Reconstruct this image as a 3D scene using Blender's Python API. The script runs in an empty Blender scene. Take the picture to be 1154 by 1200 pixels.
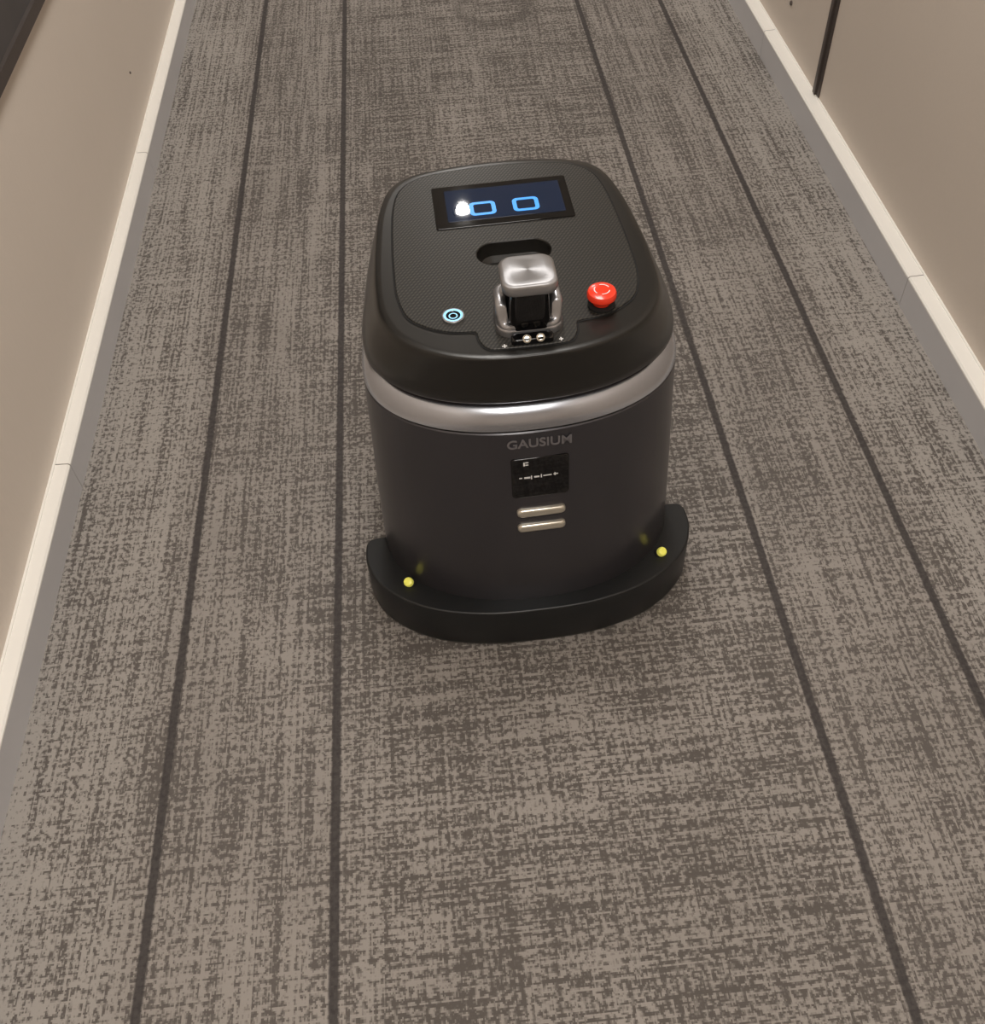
import bpy, bmesh, math
from mathutils import Vector, Matrix

scene = bpy.context.scene
scene.view_settings.view_transform = 'Standard'
scene.view_settings.look = 'None'

# ---------------------------------------------------------------- materials
def new_mat(name, col=(0.5,0.5,0.5), rough=0.5, metal=0.0, emit=None, estr=0.0, spec=0.5, coat=0.0):
    m = bpy.data.materials.new(name); m.use_nodes = True
    b = m.node_tree.nodes['Principled BSDF']
    b.inputs['Base Color'].default_value = (*col, 1)
    b.inputs['Roughness'].default_value = rough
    b.inputs['Metallic'].default_value = metal
    b.inputs['Specular IOR Level'].default_value = spec
    b.inputs['Coat Weight'].default_value = coat
    if emit:
        b.inputs['Emission Color'].default_value = (*emit, 1)
        b.inputs['Emission Strength'].default_value = estr
    return m

class NB:
    def __init__(s, mat):
        s.nt = mat.node_tree; s.b = s.nt.nodes['Principled BSDF']
    def n(s, t, **kw):
        x = s.nt.nodes.new(t)
        for k, v in kw.items(): setattr(x, k, v)
        return x
    def l(s, a, b): s.nt.links.new(a, b)
    def val(s, sock, v):
        if isinstance(v, bpy.types.NodeSocket): s.l(v, sock)
        else: sock.default_value = v
    def math(s, op, a, b=0.0, c=0.0, clamp=False):
        x = s.n('ShaderNodeMath', operation=op); x.use_clamp = clamp
        s.val(x.inputs[0], a); s.val(x.inputs[1], b)
        if op in ('MULTIPLY_ADD',): s.val(x.inputs[2], c)
        return x.outputs[0]
    def mapr(s, v, a, b, c, d, smooth=False):
        x = s.n('ShaderNodeMapRange')
        if smooth: x.interpolation_type = 'SMOOTHSTEP'
        s.val(x.inputs['Value'], v)
        for k, q in zip(('From Min','From Max','To Min','To Max'), (a,b,c,d)): s.val(x.inputs[k], q)
        return x.outputs['Result']
    def noise(s, vec, scale, detail=2.0, rough=0.5):
        x = s.n('ShaderNodeTexNoise')
        s.l(vec, x.inputs['Vector']); x.inputs['Scale'].default_value = scale
        x.inputs['Detail'].default_value = detail; x.inputs['Roughness'].default_value = rough
        return x.outputs['Fac']
    def scalev(s, vec, sc, loc=(0,0,0)):
        x = s.n('ShaderNodeMapping'); s.l(vec, x.inputs['Vector'])
        x.inputs['Scale'].default_value = sc; x.inputs['Location'].default_value = loc
        return x.outputs['Vector']
    def mix(s, f, a, b):
        x = s.n('ShaderNodeMix', data_type='RGBA')
        s.val(x.inputs['Factor'], f)
        for i, v in ((6, a), (7, b)):
            if isinstance(v, tuple): x.inputs[i].default_value = (*v, 1)
            else: s.l(v, x.inputs[i])
        return x.outputs[2]

STRIPES = (-0.4615, -0.220, 0.471, 0.712)

def carpet_material():
    m = new_mat('carpet_woven', rough=0.95, spec=0.15)
    g = NB(m)
    pos = g.n('ShaderNodeNewGeometry').outputs['Position']
    sn = g.n('ShaderNodeVectorMath', operation='SNAP'); g.l(pos, sn.inputs[0])
    sn.inputs[1].default_value = (0.0018, 0.0022, 1.0)
    p = sn.outputs[0]
    sep = g.n('ShaderNodeSeparateXYZ'); g.l(pos, sep.inputs[0])
    X = sep.outputs['X']
    def c(n, k): return g.math('MULTIPLY', g.math('SUBTRACT', n, 0.5), k)
    ax = g.math('ABSOLUTE', g.math('SUBTRACT', X, 0.125))
    centre = g.mapr(ax, 0.25, 0.42, 1.0, 0.0, True)
    edge = g.mapr(ax, 0.585, 0.66, 0.0, 1.0, True)
    side = g.math('SUBTRACT', 1.0, centre)
    iso = g.noise(p, 140, 2.0, 0.7)
    vsp = g.noise(g.scalev(p, (240, 90, 1), (2,3,0)), 1.0, 2.0, 0.6)
    hsp = g.noise(g.scalev(p, (85, 230, 1), (8,1,0)), 1.0, 2.0, 0.6)
    vline = g.noise(g.scalev(p, (210, 4, 1), (5,2,0)), 1.0, 2.0, 0.5)
    hline = g.noise(g.scalev(p, (6, 190, 1), (3,7,0)), 1.0, 2.0, 0.5)
    vband = g.noise(g.scalev(p, (34, 1.6, 1), (1,1,0)), 1.0, 3.0, 0.6)
    hband = g.noise(g.scalev(p, (4, 30, 1), (6,2,0)), 1.0, 3.0, 0.6)
    big = g.noise(g.scalev(p, (5, 4, 1), (11,4,0)), 1.0, 3.0, 0.55)
    tot = c(iso, 1.0)
    tot = g.math('ADD', tot, c(vsp, g.math('MULTIPLY_ADD', side, 0.25, 0.38)))
    tot = g.math('ADD', tot, c(hsp, g.math('MULTIPLY_ADD', centre, 0.25, 0.30)))
    tot = g.math('ADD', tot, c(vline, g.math('MULTIPLY_ADD', side, 0.22, 0.50)))
    tot = g.math('ADD', tot, c(hline, g.math('MULTIPLY_ADD', centre, 0.20, 0.48)))
    tot = g.math('ADD', tot, c(vband, g.math('MULTIPLY_ADD', side, 0.20, 0.20)))
    tot = g.math('ADD', tot, c(hband, g.math('MULTIPLY_ADD', centre, 0.12, 0.12)))
    tot = g.math('ADD', tot, c(big, 0.20))
    tot = g.math('ADD', tot, g.math('MULTIPLY', centre, -0.025))
    tot = g.math('ADD', tot, g.math('MULTIPLY', edge, 0.04))
    f = g.mapr(tot, -0.12, 0.10, 0.0, 1.0, True)
    light = g.mix(g.mapr(big, 0.3, 0.7, 0.0, 1.0), (0.278,0.254,0.232), (0.318,0.291,0.267))
    light = g.mix(g.math('MULTIPLY', edge, 0.5), light, (0.395,0.37,0.342))
    dark = g.mix(centre, (0.120,0.107,0.098), (0.108,0.096,0.087))
    col = g.mix(f, dark, light)
    wob = g.noise(g.scalev(p, (1, 160, 1)), 1.0, 1.0)
    xw = g.math('ADD', X, g.math('MULTIPLY', g.math('SUBTRACT', wob, 0.5), 0.0035))
    st = None
    for sx in STRIPES:
        d = g.math('ABSOLUTE', g.math('SUBTRACT', xw, sx))
        k = g.mapr(d, 0.0050, 0.0078, 1.0, 0.0)
        st = k if st is None else g.math('MAXIMUM', st, k)
    scol = g.mix(iso, (0.036,0.032,0.032), (0.088,0.079,0.076))
    col = g.mix(g.math('MULTIPLY', st, 0.95), col, scol)
    dv = g.n('ShaderNodeVectorMath', operation='DISTANCE'); g.l(pos, dv.inputs[0]); dv.inputs[1].default_value = (0.20, 3.02, 0)
    dist = g.math('ADD', dv.outputs['Value'], g.math('MULTIPLY', g.math('SUBTRACT', big, 0.5), 0.15))
    ring = g.math('MULTIPLY', g.mapr(g.math('ABSOLUTE', g.math('SUBTRACT', dist, 0.10)), 0.0, 0.035, 1.0, 0.0, True), 0.45)
    col = g.mix(ring, col, (0.085,0.075,0.068))
    g.l(col, g.b.inputs['Base Color'])
    bump = g.n('ShaderNodeBump'); bump.inputs['Strength'].default_value = 0.35; bump.inputs['Distance'].default_value = 0.003
    fib = g.noise(pos, 420, 2.0, 0.7)
    g.l(g.math('ADD', fib, g.math('MULTIPLY', f, 0.5)), bump.inputs['Height']); g.l(bump.outputs[0], g.b.inputs['Normal'])
    return m

def wall_material(name, c1, c2, sx=(60,60,6), st=0.15):
    m = new_mat(name, rough=0.62, spec=0.3)
    g = NB(m); pos = g.n('ShaderNodeNewGeometry').outputs['Position']
    n1 = g.noise(pos, 2.2, 3.0)
    n2 = g.noise(g.scalev(pos, sx), 4.0, 3.0)
    col = g.mix(g.math('ADD', g.math('MULTIPLY', n1, 0.6), g.math('MULTIPLY', n2, 0.4)), c1, c2)
    g.l(col, g.b.inputs['Base Color'])
    bp = g.n('ShaderNodeBump'); bp.inputs['Strength'].default_value = st; bp.inputs['Distance'].default_value = 0.001
    g.l(n2, bp.inputs['Height']); g.l(bp.outputs[0], g.b.inputs['Normal'])
    return m

def noisy(name, c, rough, metal=0.0, amt=0.12, sc=60, spec=0.5, coat=0.0, rv=0.0):
    m = new_mat(name, c, rough, metal, spec=spec, coat=coat)
    m.node_tree.nodes['Principled BSDF'].inputs['Coat Roughness'].default_value = 0.15
    g = NB(m); oc = g.n('ShaderNodeTexCoord').outputs['Object']
    n = g.noise(oc, sc, 3.0)
    g.l(g.mix(n, tuple(x*(1-amt) for x in c), tuple(min(1,x*(1+amt)) for x in c)), g.b.inputs['Base Color'])
    if rv: g.l(g.mapr(n, 0, 1, max(0,rough-rv), rough+rv), g.b.inputs['Roughness'])
    return m

def brushed_radial(name):
    m = new_mat(name, (0.42,0.42,0.435), 0.46, 0.9)
    g = NB(m)
    t = g.n('ShaderNodeTangent', direction_type='RADIAL', axis='Z')
    g.l(t.outputs[0], g.b.inputs['Tangent']); g.b.inputs['Anisotropic'].default_value = 0.75
    return m

def carbon_material():
    m = new_mat('carbon_fibre', (0.012,0.012,0.013), 0.42, 0.0, spec=0.45)
    g = NB(m); oc = g.n('ShaderNodeTexCoord').outputs['Object']
    mp = g.n('ShaderNodeMapping'); g.l(oc, mp.inputs['Vector']); mp.inputs['Rotation'].default_value = (0,0,math.radians(35))
    w = g.n('ShaderNodeTexWave', wave_type='BANDS', bands_direction='X'); g.l(mp.outputs[0], w.inputs['Vector'])
    w.inputs['Scale'].default_value = 75
    w2 = g.n('ShaderNodeTexWave', wave_type='BANDS', bands_direction='Y'); g.l(oc, w2.inputs['Vector']); w2.inputs['Scale'].default_value = 60
    f = g.math('MULTIPLY', w.outputs['Fac'], g.math('MULTIPLY_ADD', w2.outputs['Fac'], 0.6, 0.4))
    g.l(g.mix(f, (0.003,0.003,0.003), (0.048,0.043,0.034)), g.b.inputs['Base Color'])
    g.l(g.mapr(f, 0, 1, 0.48, 0.30), g.b.inputs['Roughness'])
    return m

M = dict(
    carpet=carpet_material(),
    wall_l=wall_material('wallpaper_cream', (0.69,0.612,0.535), (0.77,0.692,0.615)),
    wall_r=wall_material('wallpaper_taupe', (0.595,0.522,0.455), (0.665,0.592,0.52), sx=(6,60,60)),
    ceil=wall_material('ceiling_paint', (0.78,0.76,0.72), (0.82,0.80,0.76)),
    bb_face=noisy('skirting_grey', (0.56,0.555,0.57), 0.38, 0.0, 0.04, 8),
    bb_top=noisy('skirting_white', (0.92,0.90,0.85), 0.4, 0, 0.03, 12),
    seam=new_mat('joint_dark', (0.42,0.37,0.32), 0.8),
    trim_dark=noisy('bronze_trim', (0.095,0.078,0.07), 0.4, 0.4, 0.1),
    body=noisy('charcoal_metallic', (0.050,0.047,0.053), 0.32, 0.45, 0.03, 20, coat=0.25),
    silver=noisy('silver_band', (0.48,0.50,0.55), 0.25, 0.95, 0.01, 6),
    chrome=noisy('satin_silver', (0.40,0.40,0.415), 0.30, 0.85, 0.01, 6),
    brushed=brushed_radial('brushed_silver'),
    cap=noisy('satin_black', (0.011,0.010,0.0086), 0.29, 0.0, 0.02, 20, spec=0.5),
    carbon=carbon_material(),
    gap=new_mat('gap_black', (0.002,0.002,0.002), 0.8),
    gloss=new_mat('gloss_black', (0.003,0.003,0.0035), 0.03),
    screen=new_mat('display_glass', (0.003,0.005,0.010), 0.02, emit=(0.005,0.013,0.034), estr=1.0),
    eye=new_mat('display_blue', (0.02,0.1,0.3), 0.3, emit=(0.05,0.36,0.92), estr=1.0),
    rubber=noisy('bumper_rubber', (0.008,0.009,0.010), 0.40, 0, 0.05, 20),
    red=new_mat('emergency_red', (0.88,0.045,0.015), 0.25, coat=0.4),
    white=new_mat('white_print', (0.8,0.8,0.8), 0.5),
    yellow=new_mat('reflector_yellow', (0.88,0.84,0.12), 0.35, emit=(0.85,0.83,0.18), estr=0.2),
    ring=new_mat('power_ring_light', (0.3,0.6,0.8), 0.3, emit=(0.22,0.62,0.95), estr=0.65),
    text=new_mat('logo_grey', (0.23,0.22,0.23), 0.35, 0.5),
    champagne=noisy('champagne_bar', (0.68,0.64,0.55), 0.28, 0.8, 0.01, 6),
    lamp=new_mat('lamp_diffuser', (1,1,1), 0.5, emit=(1.0,0.97,0.93), estr=60),
    lamp_rim=new_mat('lamp_rim', (0.35,0.34,0.33), 0.4),
    art=noisy('smoked_canvas', (0.06,0.055,0.055), 0.35, 0, 0.4, 6),
    screw=new_mat('screw_head', (0.16,0.13,0.12), 0.4, 0.6),
)

# ---------------------------------------------------------------- mesh helpers
def finish(bm, name, mats, parent=None, smooth=True, angle=32, recalc=True):
    if recalc: bmesh.ops.recalc_face_normals(bm, faces=bm.faces[:])
    if smooth:
        for f in bm.faces: f.smooth = True
        for e in bm.edges:
            if len(e.link_faces) == 2:
                ng = any(len(f.verts) > 4 for f in e.link_faces)
                if ng or e.calc_face_angle(0) > math.radians(angle): e.smooth = False
    me = bpy.data.meshes.new(name); bm.to_mesh(me); bm.free()
    o = bpy.data.objects.new(name, me); scene.collection.objects.link(o)
    for m in mats: me.materials.append(M[m])
    if parent: o.parent = parent
    return o

def catmull_half(half, k=8):
    pts = [Vector(p) for p in half] + [Vector((-x, y)) for x, y in reversed(half[1:-1])]
    n = len(pts); out = []
    for i in range(n):
        p0, p1, p2, p3 = pts[i-1], pts[i], pts[(i+1) % n], pts[(i+2) % n]
        for j in range(k):
            t = j/k
            out.append(0.5*((2*p1)+(p2-p0)*t+(2*p0-5*p1+4*p2-p3)*t*t+(3*p1-p0-3*p2+p3)*t**3))
    return out

def sc_ring(r, s, c): return [Vector(((p.x-c[0])*s+c[0], (p.y-c[1])*s+c[1])) for p in r]
def sc_ring2(r, sx, sy, c): return [Vector(((p.x-c[0])*sx+c[0], (p.y-c[1])*sy+c[1])) for p in r]
def lerp_ring(a, b, t): return [p.lerp(q, t) for p, q in zip(a, b)]

def loft(bm, rings, mats, cap_b=False, cap_t=False):
    vs = [[bm.verts.new((p.x, p.y, z)) for p in r] for r, z in rings]
    n = len(vs[0])
    for i in range(len(vs)-1):
        for j in range(n):
            f = bm.faces.new((vs[i][j], vs[i][(j+1) % n], vs[i+1][(j+1) % n], vs[i+1][j]))
            f.material_index = mats[i] if isinstance(mats, list) else mats
    if cap_b: bm.faces.new(list(reversed(vs[0]))).material_index = mats[0] if isinstance(mats, list) else mats
    if cap_t: bm.faces.new(vs[-1]).material_index = mats[-1] if isinstance(mats, list) else mats
    return vs

def rrect(w, d, r, cx=0, cy=0, k=6):
    r = min(r, w/2-1e-5, d/2-1e-5)
    out = []
    for sx, sy, a0 in ((1,-1,-90),(1,1,0),(-1,1,90),(-1,-1,180)):
        for i in range(k+1):
            a = math.radians(a0 + 90*i/k)
            out.append(Vector((cx+sx*(w/2-r)+r*math.cos(a), cy+sy*(d/2-r)+r*math.sin(a))))
    return out
def circ(r, cx=0, cy=0, n=40): return [Vector((cx+r*math.cos(2*math.pi*i/n), cy+r*math.sin(2*math.pi*i/n))) for i in range(n)]

def pill(bm, loopf, z0, z1, bev, mat=0):
    rings = [(loopf(0), z0), (loopf(0), z1-bev)]
    for i in range(1, 5):
        a = math.pi/2*i/4
        rings.append((loopf(bev*(1-math.cos(a))), z1-bev+bev*math.sin(a)))
    loft(bm, rings, mat, True, True)

def box(bm, x0, x1, y0, y1, z0, z1, mat=0):
    r = [Vector((x0,y0)),Vector((x1,y0)),Vector((x1,y1)),Vector((x0,y1))]
    loft(bm, [(r,z0),(r,z1)], mat, True, True)

# ---------------------------------------------------------------- room
XL, XR = -0.680, 0.907       # skirting faces
WL, WR = -0.708, 0.940       # wall faces
Y0, Y1, H = -2.4, 8.0, 2.4
bm = bmesh.new(); box(bm, WL-0.1, WR+0.1, Y0, Y1, -0.05, 0.0); finish(bm, 'floor', ['carpet'], smooth=False)
bm = bmesh.new(); box(bm, WL-0.1, WR+0.1, Y0, Y1, H, H+0.08); finish(bm, 'ceiling', ['ceil'], smooth=False)
bm = bmesh.new(); box(bm, WL-0.1, WL, Y0, Y1, 0, H)
loft(bm, [(circ(.003,0,0,16),0),(circ(.003,0,0,16),.002),(circ(.002,0,0,16),.003)], 1, False, True)
for v in bm.verts[8:]:
    x, y, z = v.co; v.co = (WL + z, 2.41 + x, 0.18 + y)
finish(bm, 'wall_left', ['wall_l','screw'], smooth=False)
bm = bmesh.new(); box(bm, WR, WR+0.1, Y0, Y1, 0, H)
loft(bm, [(circ(.006,0,0,16),0),(circ(.006,0,0,16),.003),(circ(.004,0,0,16),.004)], 1, False, True)
for v in bm.verts[8:]:
    x, y, z = v.co; v.co = (WR - z, 2.506 + x, 0.17 + y)
finish(bm, 'wall_right', ['wall_r','screw'], smooth=False)
bm = bmesh.new(); box(bm, WL-0.1, WR+0.1, Y1, Y1+0.1, 0, H); finish(bm, 'wall_back', ['wall_l'], smooth=False)
bm = bmesh.new(); box(bm, WL-0.1, WR+0.1, Y0-0.1, Y0, 0, H); finish(bm, 'wall_front', ['wall_l'], smooth=False)

def baseboard(name, side, xf, xw, zt, seams):
    bm = bmesh.new()
    s = side
    prof = [(xf, 0, 0), (xf, zt-0.006, 0), (xf, zt-0.003, 1), (xf+s*0.003, zt, 1), (xw, zt+0.001, 1), (xw, 0, 1)]
    ys = [Y0]
    for y in sorted(seams): ys += [y-0.0012, y+0.0012]
    ys += [Y1]
    for a in range(0, len(ys), 2):
        ya, yb = ys[a], ys[a+1]
        va = [bm.verts.new((p[0], ya, p[1])) for p in prof]; vb = [bm.verts.new((p[0], yb, p[1])) for p in prof]
        for i in range(len(prof)-1):
            f = bm.faces.new((va[i], va[i+1], vb[i+1], vb[i])); f.material_index = prof[i+1][2] if i else 0
        bm.faces.new(va); bm.faces.new(vb)
    for y in seams:
        box(bm, min(xf+s*0.0012,xw), max(xf+s*0.0012,xw), y-0.0013, y+0.0013, 0.0, zt-0.001, 2)
    box(bm, min(xw, xw-s*0.004), max(xw, xw-s*0.004), Y0, Y1, zt, zt+0.003, 1)
    finish(bm, name, ['bb_face','bb_top','seam'], smooth=False)
baseboard('baseboard_left', -1, XL, WL, 0.064, [0.2, 1.226, 2.245, 3.27])
baseboard('baseboard_right', 1, XR, WR, 0.070, [0.45, 1.515, 2.58, 3.65])

bm = bmesh.new(); box(bm, WR-0.008, WR+0.002, 2.224, 2.240, 0.074, H-0.001)
box(bm, WR-0.003, WR+0.002, 2.208, 2.224, 0.074, H-0.001)
bmesh.ops.bevel(bm, geom=bm.edges[:], offset=0.001, segments=2, affect='EDGES')
finish(bm, 'trim_1', ['trim_dark'], smooth=False)

pic = bpy.data.objects.new('framed_picture', None); scene.collection.objects.link(pic); pic.location = (WL, 2.3, 0.526)
bm = bmesh.new()
pw, ph, fw, ft = 0.95, 1.15, 0.022, 0.016
box(bm, 0, ft, -pw, pw, 0, fw); box(bm, 0, ft, -pw, pw, ph-fw, ph)
box(bm, 0, ft, -pw, -pw+fw, fw, ph-fw); box(bm, 0, ft, pw-fw, pw, fw, ph-fw)
finish(bm, 'frame', ['trim_dark'], pic, smooth=False)
bm = bmesh.new(); box(bm, 0, 0.008, -pw+fw, pw-fw, fw, ph-fw); finish(bm, 'canvas', ['art'], pic, smooth=False)

LAMPX, LAMPY = 0.115, 3.99
lamps = [(LAMPX, -1.0), (LAMPX, 1.5), (LAMPX, LAMPY), (LAMPX, 6.5)]
for i, (lx, ly) in enumerate(lamps):
    e = bpy.data.objects.new('ceiling_downlight' + ('' if i == 0 else '.%03d' % i), None)
    scene.collection.objects.link(e); e.location = (lx, ly, H)
    bm = bmesh.new()
    loft(bm, [(circ(0.050), 0), (circ(0.050), -0.004), (circ(0.047), -0.006), (circ(0.036), -0.006), (circ(0.032), -0.001)], 0)
    finish(bm, 'trim_ring', ['lamp_rim'], e)
    bm = bmesh.new(); loft(bm, [(circ(0.032), -0.0005), (circ(0.032), -0.002)], 0, True, True)
    finish(bm, 'diffuser', ['lamp'], e)

def area(name, loc, sx, sy, power, col):
    l = bpy.data.lights.new(name, 'AREA'); l.shape = 'RECTANGLE'; l.size = sx; l.size_y = sy
    l.energy = power; l.color = col
    o = bpy.data.objects.new(name, l); scene.collection.objects.link(o); o.location = loc
    return o
WC = (1.0,0.958,0.905)
area('ceiling_light_front', (0.12, -0.5, 2.37), 0.5, 1.0, 26.5, WC)
area('ceiling_light_mid', (0.12, 1.5, 2.37), 0.5, 0.8, 19.5, WC)
area('ceiling_light_far', (0.12, 5.6, 2.37), 0.5, 0.8, 21, WC)
l = bpy.data.lights.new('downlight_spot', 'SPOT'); l.energy = 68; l.spot_size = math.radians(130); l.spot_blend = 0.8; l.shadow_soft_size = 0.028; l.color = WC
o = bpy.data.objects.new('downlight_spot', l); scene.collection.objects.link(o); o.location = (LAMPX, LAMPY, 2.388)

w = bpy.data.worlds.new('world'); scene.world = w; w.use_nodes = True
w.node_tree.nodes['Background'].inputs[0].default_value = (0.9,0.88,0.85,1); w.node_tree.nodes['Background'].inputs[1].default_value = 0.3

# ---------------------------------------------------------------- robot
CY = 1.06
robot = bpy.data.objects.new('floor_cleaning_robot', None); scene.collection.objects.link(robot)
robot.location = (0.088, CY, 0); robot.rotation_euler = (0, 0, math.radians(1.5))
def yy(l): return [(x, y-CY) for x, y in l]
LID = catmull_half(yy([(0,.862),(.06,.866),(.11,.883),(.15,.915),(.172,.965),(.176,1.03),(.173,1.10),(.165,1.18),(.150,1.235),(.125,1.262),(.08,1.276),(0,1.283)]))
BODY = catmull_half(yy([(0,.829),(.07,.835),(.13,.854),(.18,.888),(.212,.935),(.223,.99),(.219,1.06),(.208,1.15),(.190,1.22),(.155,1.27),(.09,1.292),(0,1.298)]))
c0 = (0, 0.02)
TOP = sc_ring2(BODY, .930, .875, (0, 0.02))

def bz(z, extra=1.0):
    t = (z-0.09)/(0.456-0.09); r = lerp_ring(BODY, TOP, max(0,t)); return sc_ring(r, extra, c0)
bm = bmesh.new()
rings = [(bz(.03,.955),.022),(bz(.03,.985),.030),(bz(.05),.045),(bz(.20),.20),(bz(.32),.32),(bz(.406),.414),(bz(.409,.994),.4155),(bz(.411,.994),.418),(bz(.412,1.003),.420),
         (bz(.42,1.0),.427),(bz(.43,.992),.434),(bz(.44,.978),.4405),(bz(.445,.960),.4455),(bz(.45,.943),.448),(bz(.458,.92),.450),(bz(.458,.90),.455)]
mats = [0]*8 + [1,1,1,1,1,0,0]
mats[6] = 2
loft(bm, rings, mats, True, True)
finish(bm, 'body_shell', ['body','silver','gap'], robot, angle=40)

CB = sc_ring(TOP, .985, c0)
def cz(t, s=1.0): return sc_ring(lerp_ring(CB, LID, t), s, (0, 0.01))
bm = bmesh.new()
rings = [(cz(0,.90),.450),(cz(0,.94),.4515),(cz(0,.975),.456),(cz(0,.992),.461),(cz(.07),.471),(cz(.22),.487),(cz(.42),.501),(cz(.64),.514),(cz(.82),.5245),(cz(.93),.531),(cz(1,.997),.534),(cz(1,.988),.5352),(cz(1,.95),.535),(cz(1,.6),.535)]
loft(bm, rings, 0)
finish(bm, 'top_cap', ['cap'], robot, angle=50)

def panel_half(d=0.0):
    h = [(0,.877),(.03,.878),(.049,.881),(.058,.896),(.060,.910),(.066,.915),(.092,.919),(.117,.931),(.139,.953),(.149,.99),(.151,1.03),(.150,1.10),(.145,1.18),(.133,1.228),(.105,1.254),(.06,1.264),(0,1.268)]
    return catmull_half(yy(h), 5)
P = panel_half()
def grow(loop, d):
    n = len(loop); out = []
    for i in range(n):
        t = (loop[(i+1) % n]-loop[i-1]).normalized(); out.append(loop[i]+Vector((t.y, -t.x))*d)
    return out
HOLE = rrect(.098, .050, .0245, .004, 1.062-CY, 8)
def filled(bm, outer, inner, z, mat):
    es = []
    for lp in (outer, inner):
        vs = [bm.verts.new((p.x,p.y,z)) for p in lp]
        es += [bm.edges.new((vs[i], vs[(i+1) % len(vs)])) for i in range(len(vs))]
    r = bmesh.ops.triangle_fill(bm, edges=es, use_beauty=True, normal=(0,0,1))
    for g_ in r['geom']:
        if isinstance(g_, bmesh.types.BMFace): g_.material_index = mat
bm = bmesh.new()
filled(bm, grow(P,-.0008), HOLE, .5372, 0)
loft(bm, [(P,.5352),(P,.5366),(grow(P,-.0008),.5372)], 0)
ins = lambda d: rrect(.098-2*d, .050-2*d, .0245-d, .004, 1.062-CY, 8)
loft(bm, [(HOLE,.5372),(ins(.0012),.5362),(ins(.002),.530),(ins(.006),.520),(ins(.014),.515)], 1, False, True)
finish(bm, 'control_panel', ['carbon','cap'], robot, angle=30)
bm = bmesh.new()
filled(bm, grow(P,.0024), HOLE, .5357, 0)
finish(bm, 'panel_gap', ['gap'], robot)

bm = bmesh.new()
sx, sy = 0.0025, 1.174-CY
pill(bm, lambda d: rrect(.186-2*d, .099-2*d, .003, sx, sy), .537, .5386, .0006)
finish(bm, 'display_bezel', ['gloss'], robot)
bm = bmesh.new(); pill(bm, lambda d: rrect(.158-2*d, .074-2*d, .002, sx+.003, sy+.001), .538, .5389, .0002)
finish(bm, 'display_glass', ['screen'], robot)
for i, ex in enumerate((-0.0275, 0.031)):
    bm = bmesh.new()
    z0, z1 = .5388, .5393
    lo = lambda w, r: rrect(w*1.04, w*.90, r, ex+sx, sy-.0115, 6)
    loft(bm, [(lo(.034,.007),z0),(lo(.034,.007),z1),(lo(.0235,.003),z1),(lo(.0235,.003),z0)], 0)
    finish(bm, 'display_eye_%d' % (i+1), ['eye'], robot)

# sensor tower
lx = 0.003
ly = .916-CY
bm = bmesh.new()
pill(bm, lambda d: rrect(.080-2*d, .060-2*d, .018, lx, ly+.009, 8), .536, .549, .005, 0)
finish(bm, 'sensor_base', ['chrome'], robot)
bm = bmesh.new()
outer = rrect(.078, .058, .018, lx, ly+.009, 11); inner = rrect(.054, .044, .012, lx, ly+.006, 11)
n = len(outer)
def toph(p):
    yf = ly+.009-.029
    t = min(1, max(0, (p.y-yf-.004)/.016)); t = t*t*(3-2*t)
    return .552 + t*.024
vo0 = [bm.verts.new((p.x,p.y,.545)) for p in outer]
vo1 = [bm.verts.new((p.x,p.y,toph(p)-.003)) for p in outer]
vm = [bm.verts.new(((o_.x*.75+i_.x*.25),(o_.y*.75+i_.y*.25),toph(o_))) for o_, i_ in zip(outer, inner)]
vm2 = [bm.verts.new(((o_.x*.35+i_.x*.65),(o_.y*.35+i_.y*.65),toph(o_))) for o_, i_ in zip(outer, inner)]
vi1 = [bm.verts.new((p.x,p.y,toph(q)-.003)) for p, q in zip(inner, outer)]
vi0 = [bm.verts.new((p.x,p.y,.545)) for p in inner]
for A, Bq in ((vo0,vo1),(vo1,vm),(vm,vm2),(vm2,vi1),(vi1,vi0)):
    for j in range(n): bm.faces.new((A[j],A[(j+1)%n],Bq[(j+1)%n],Bq[j]))
finish(bm, 'sensor_bracket', ['chrome'], robot, angle=60)
bm = bmesh.new()
loft(bm, [(rrect(.054,.048,.013,lx,ly+.003,8),.546),(rrect(.050,.046,.014,lx,ly+.002,8),.560),(rrect(.045,.044,.015,lx,ly+.001,8),.596),(rrect(.045,.044,.015,lx,ly+.001,8),.604)], 0, True, True)
finish(bm, 'sensor_window', ['gloss'], robot)
bm = bmesh.new()
L = lambda d: rrect(.064-2*d, .060-2*d, .015-d*.5, 0, 0, 10)
loft(bm, [(L(.004),-.017),(L(.001),-.015),(L(0),-.013),(L(0),-.005),(L(.0006),-.0025),(L(.0022),-.0008),(L(.0045),0),(L(.012),.0002)], 0, True, True)
o = finish(bm, 'sensor_lid', ['brushed'], robot); o.location = (lx, ly+.002, .615)
bm = bmesh.new()
pill(bm, lambda d: rrect(.050-2*d, .014-2*d, .005, lx, .887-CY), .536, .545, .002, 0)
finish(bm, 'camera_pod', ['gloss'], robot)
for i, dx in enumerate((-.008, .008)):
    bm = bmesh.new()
    loft(bm, [(circ(.0050,0,0,20),0),(circ(.0050,0,0,20),.004),(circ(.0035,0,0,20),.005),(circ(.003,0,0,20),.0035)], 0, False, True)
    o = finish(bm, 'camera_lens_%d' % (i+1), ['champagne'], robot)
    o.location = (lx+dx+.001, .884-CY, .542); o.rotation_euler = (math.radians(40),0,0)
bm = bmesh.new()
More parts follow.
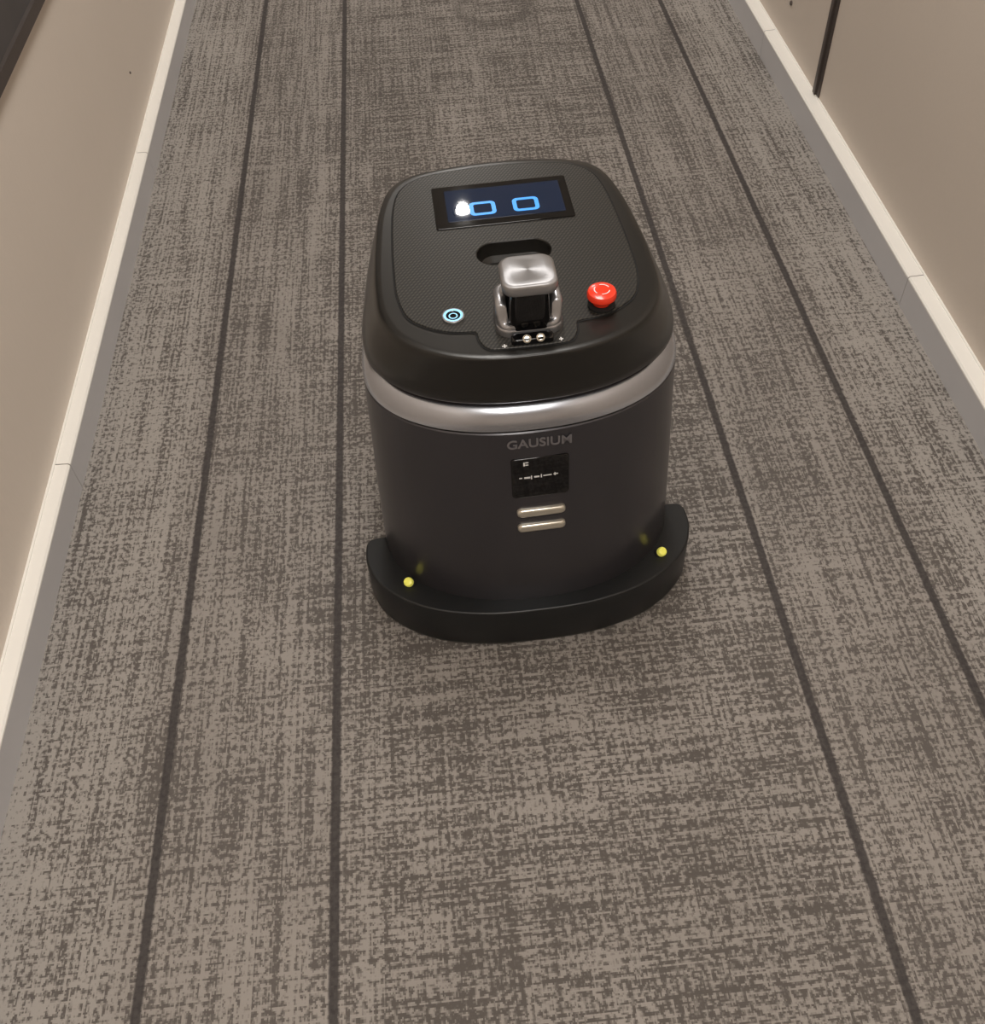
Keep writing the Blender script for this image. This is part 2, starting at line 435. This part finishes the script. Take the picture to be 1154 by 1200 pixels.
for mx, mw, my in ((-.0335,.006,.8815),(.0335,.005,.8835)):
    box(bm, lx+mx-mw/2, lx+mx+mw/2, my-CY-.0008, my-CY+.0008, .5373, .5376)
    box(bm, lx+mx-.0007, lx+mx+.0007, my-CY-.003, my-CY+.003, .5373, .5377)
finish(bm, 'panel_marks', ['white'], robot, smooth=False)

px, py = -.085, .9445-CY
bm = bmesh.new()
loft(bm, [(circ(.0138,px,py),.537),(circ(.0138,px,py),.5395),(circ(.0128,px,py),.5402),(circ(.0118,px,py),.5402)], 0)
loft(bm, [(circ(.0118,px,py),.5402),(circ(.0088,px,py),.5398)], 1)
loft(bm, [(circ(.0088,px,py),.5398),(circ(.0080,px,py),.539),(circ(.0055,px,py),.539)], 2)
loft(bm, [(circ(.0055,px,py),.539),(circ(.0040,px,py),.5391)], 1)
loft(bm, [(circ(.0040,px,py),.5391),(circ(.002,px,py),.539)], 2, False, True)
finish(bm, 'power_button', ['chrome','ring','gloss'], robot)
ex, ey = .094, .937-CY
bm = bmesh.new()
loft(bm, [(circ(.0165,ex,ey),.537),(circ(.0165,ex,ey),.540),(circ(.0105,ex,ey),.541),(circ(.0105,ex,ey),.548),(circ(.0165,ex,ey),.549),(circ(.0178,ex,ey),.551),(circ(.0178,ex,ey),.556),(circ(.0165,ex,ey),.5585),(circ(.013,ex,ey),.5598),(circ(.006,ex,ey),.5602)], [1,1,0,0,0,0,0,0,0], False, True)
for a0 in (20, 140, 260):
    pts_o = [Vector((ex+.0098*math.cos(math.radians(a0+k*10)), ey+.0098*math.sin(math.radians(a0+k*10)))) for k in range(9)]
    pts_i = [Vector((ex+.0086*math.cos(math.radians(a0+k*10)), ey+.0086*math.sin(math.radians(a0+k*10)))) for k in range(9)]
    vo = [bm.verts.new((p.x,p.y,.5606)) for p in pts_o]; vi = [bm.verts.new((p.x,p.y,.5606)) for p in pts_i]
    for k in range(8): bm.faces.new((vo[k],vo[k+1],vi[k+1],vi[k])).material_index = 2
finish(bm, 'emergency_stop_button', ['red','gap','white'], robot)

YB0, YT0 = .829-CY, (.829-CY-.02)*.875+.02
def fy(z):
    t = (z-0.09)/(0.456-0.09); return YB0+(YT0-YB0)*max(0,t)
tilt = math.atan2(fy(.40)-fy(.20), .2)
def front_plate(name, w, h, zc, r, th, mat, bev=.0015, x=0.006):
    bm = bmesh.new()
    pill(bm, lambda d: rrect(w-2*d, h-2*d, r, 0, 0, 6), -0.004, th, bev, 0)
    if name == 'camera_window':
        for (mx, my, mw, mh) in ((-.026,.002,.004,.0016),(-.0175,.002,.008,.0026),(-.012,.002,.0015,.006),(-.005,.0025,.007,.0024),(.001,.003,.0015,.0055),(.009,.003,.011,.0014),(.020,.0035,.006,.0014),(.019,.0035,.0014,.005),
                                 (-.021,.026,.002,.006),(-.0175,.0285,.004,.0015),(-.0175,.0245,.004,.0015)):
            box(bm, mx-mw/2, mx+mw/2, my-mh/2, my+mh/2, th, th+.0004, 1)
    for v in bm.verts: v.co.z -= 0.85*((v.co.x+x)**2)
    o = finish(bm, name, [mat,'white'], robot)
    o.location = (x, fy(zc), zc); o.rotation_euler = (math.radians(90)-tilt, 0, 0)
    return o
front_plate('camera_window', .076, .069, .338, .005, .0025, 'gloss')
front_plate('vent_bar_1', .066, .0135, .275, .0055, .006, 'champagne', bev=.004)
front_plate('vent_bar_2', .066, .0135, .246, .0055, .006, 'champagne', bev=.004)
cu = bpy.data.curves.new('brand_lettering', 'FONT'); cu.body = 'GAUSIUM'; cu.size = .0195; cu.align_x = 'CENTER'; cu.align_y = 'CENTER'; cu.extrude = .0005; cu.offset = .0003
to = bpy.data.objects.new('brand_lettering', cu); scene.collection.objects.link(to); cu.materials.append(M['text']); to.parent = robot
to.location = (.006, fy(.397)-.0010, .397); to.rotation_euler = (math.radians(90)-tilt,0,0)

BH = yy([(0,.809),(.08,.813),(.15,.830),(.2,.857),(.236,.893),(.2515,.930),(.2535,.956),(.250,.974),(.238,.981),(.20,.982),(.10,.983),(0,.983)])
B = catmull_half(BH)
bm = bmesh.new()
rings = [(grow(B,-.004),.003),(grow(B,-.0015),.006),(B,.011),(B,.085),(grow(B,-.0005),.0872),(grow(B,-.0014),.0884),(grow(B,-.003),.0888)]
loft(bm, rings, 0, True, True)
finish(bm, 'bumper', ['rubber'], robot, angle=60)
for i, s in enumerate((-1, 1)):
    bm = bmesh.new()
    loft(bm, [(circ(.009,0,0,24),0),(circ(.009,0,0,24),.004),(circ(.0075,0,0,24),.005)], 1, False, True)
    loft(bm, [(circ(.0072,0,0,24),.004),(circ(.0072,0,0,24),.010),(circ(.006,0,0,24),.0125),(circ(.003,0,0,24),.0133)], 0, False, True)
    o = finish(bm, 'marker_light_%d' % (i+1), ['yellow','gap'], robot)
    o.location = (s*.192+.003, .887-CY, .088); o.rotation_euler = (math.radians(25), math.radians(s*12), 0)
for i, (wx, wy) in enumerate(((-.15, .06), (.15, .06))):
    bm = bmesh.new()
    loft(bm, [(circ(.048),-.014),(circ(.052),-.010),(circ(.052),.010),(circ(.048),.014)], 0, True, True)
    o = finish(bm, 'wheel_%d' % (i+1), ['rubber'], robot); o.location = (wx, wy, .052); o.rotation_euler = (0, math.pi/2, 0)

# ---------------------------------------------------------------- camera
f_px = 1156.0
F = Vector((413-577, -785-600, f_px)).normalized()
D = Vector((63, 957, f_px)); D = (D - F*D.dot(F)).normalized()
R = D.cross(F)
def w_(v): return Vector((R.dot(v), F.dot(v), -D.dot(v)))
cx, cyv, cz_ = w_(Vector((1,0,0))), w_(Vector((0,-1,0))), w_(Vector((0,0,-1)))
mw = Matrix(((cx.x,cyv.x,cz_.x,0),(cx.y,cyv.y,cz_.y,0),(cx.z,cyv.z,cz_.z,1.3),(0,0,0,1)))
cam = bpy.data.cameras.new('camera'); cam.sensor_width = 36; cam.lens = 36*f_px/1200
co = bpy.data.objects.new('camera', cam); scene.collection.objects.link(co); co.matrix_world = mw
cam.clip_start = 0.02
scene.camera = co
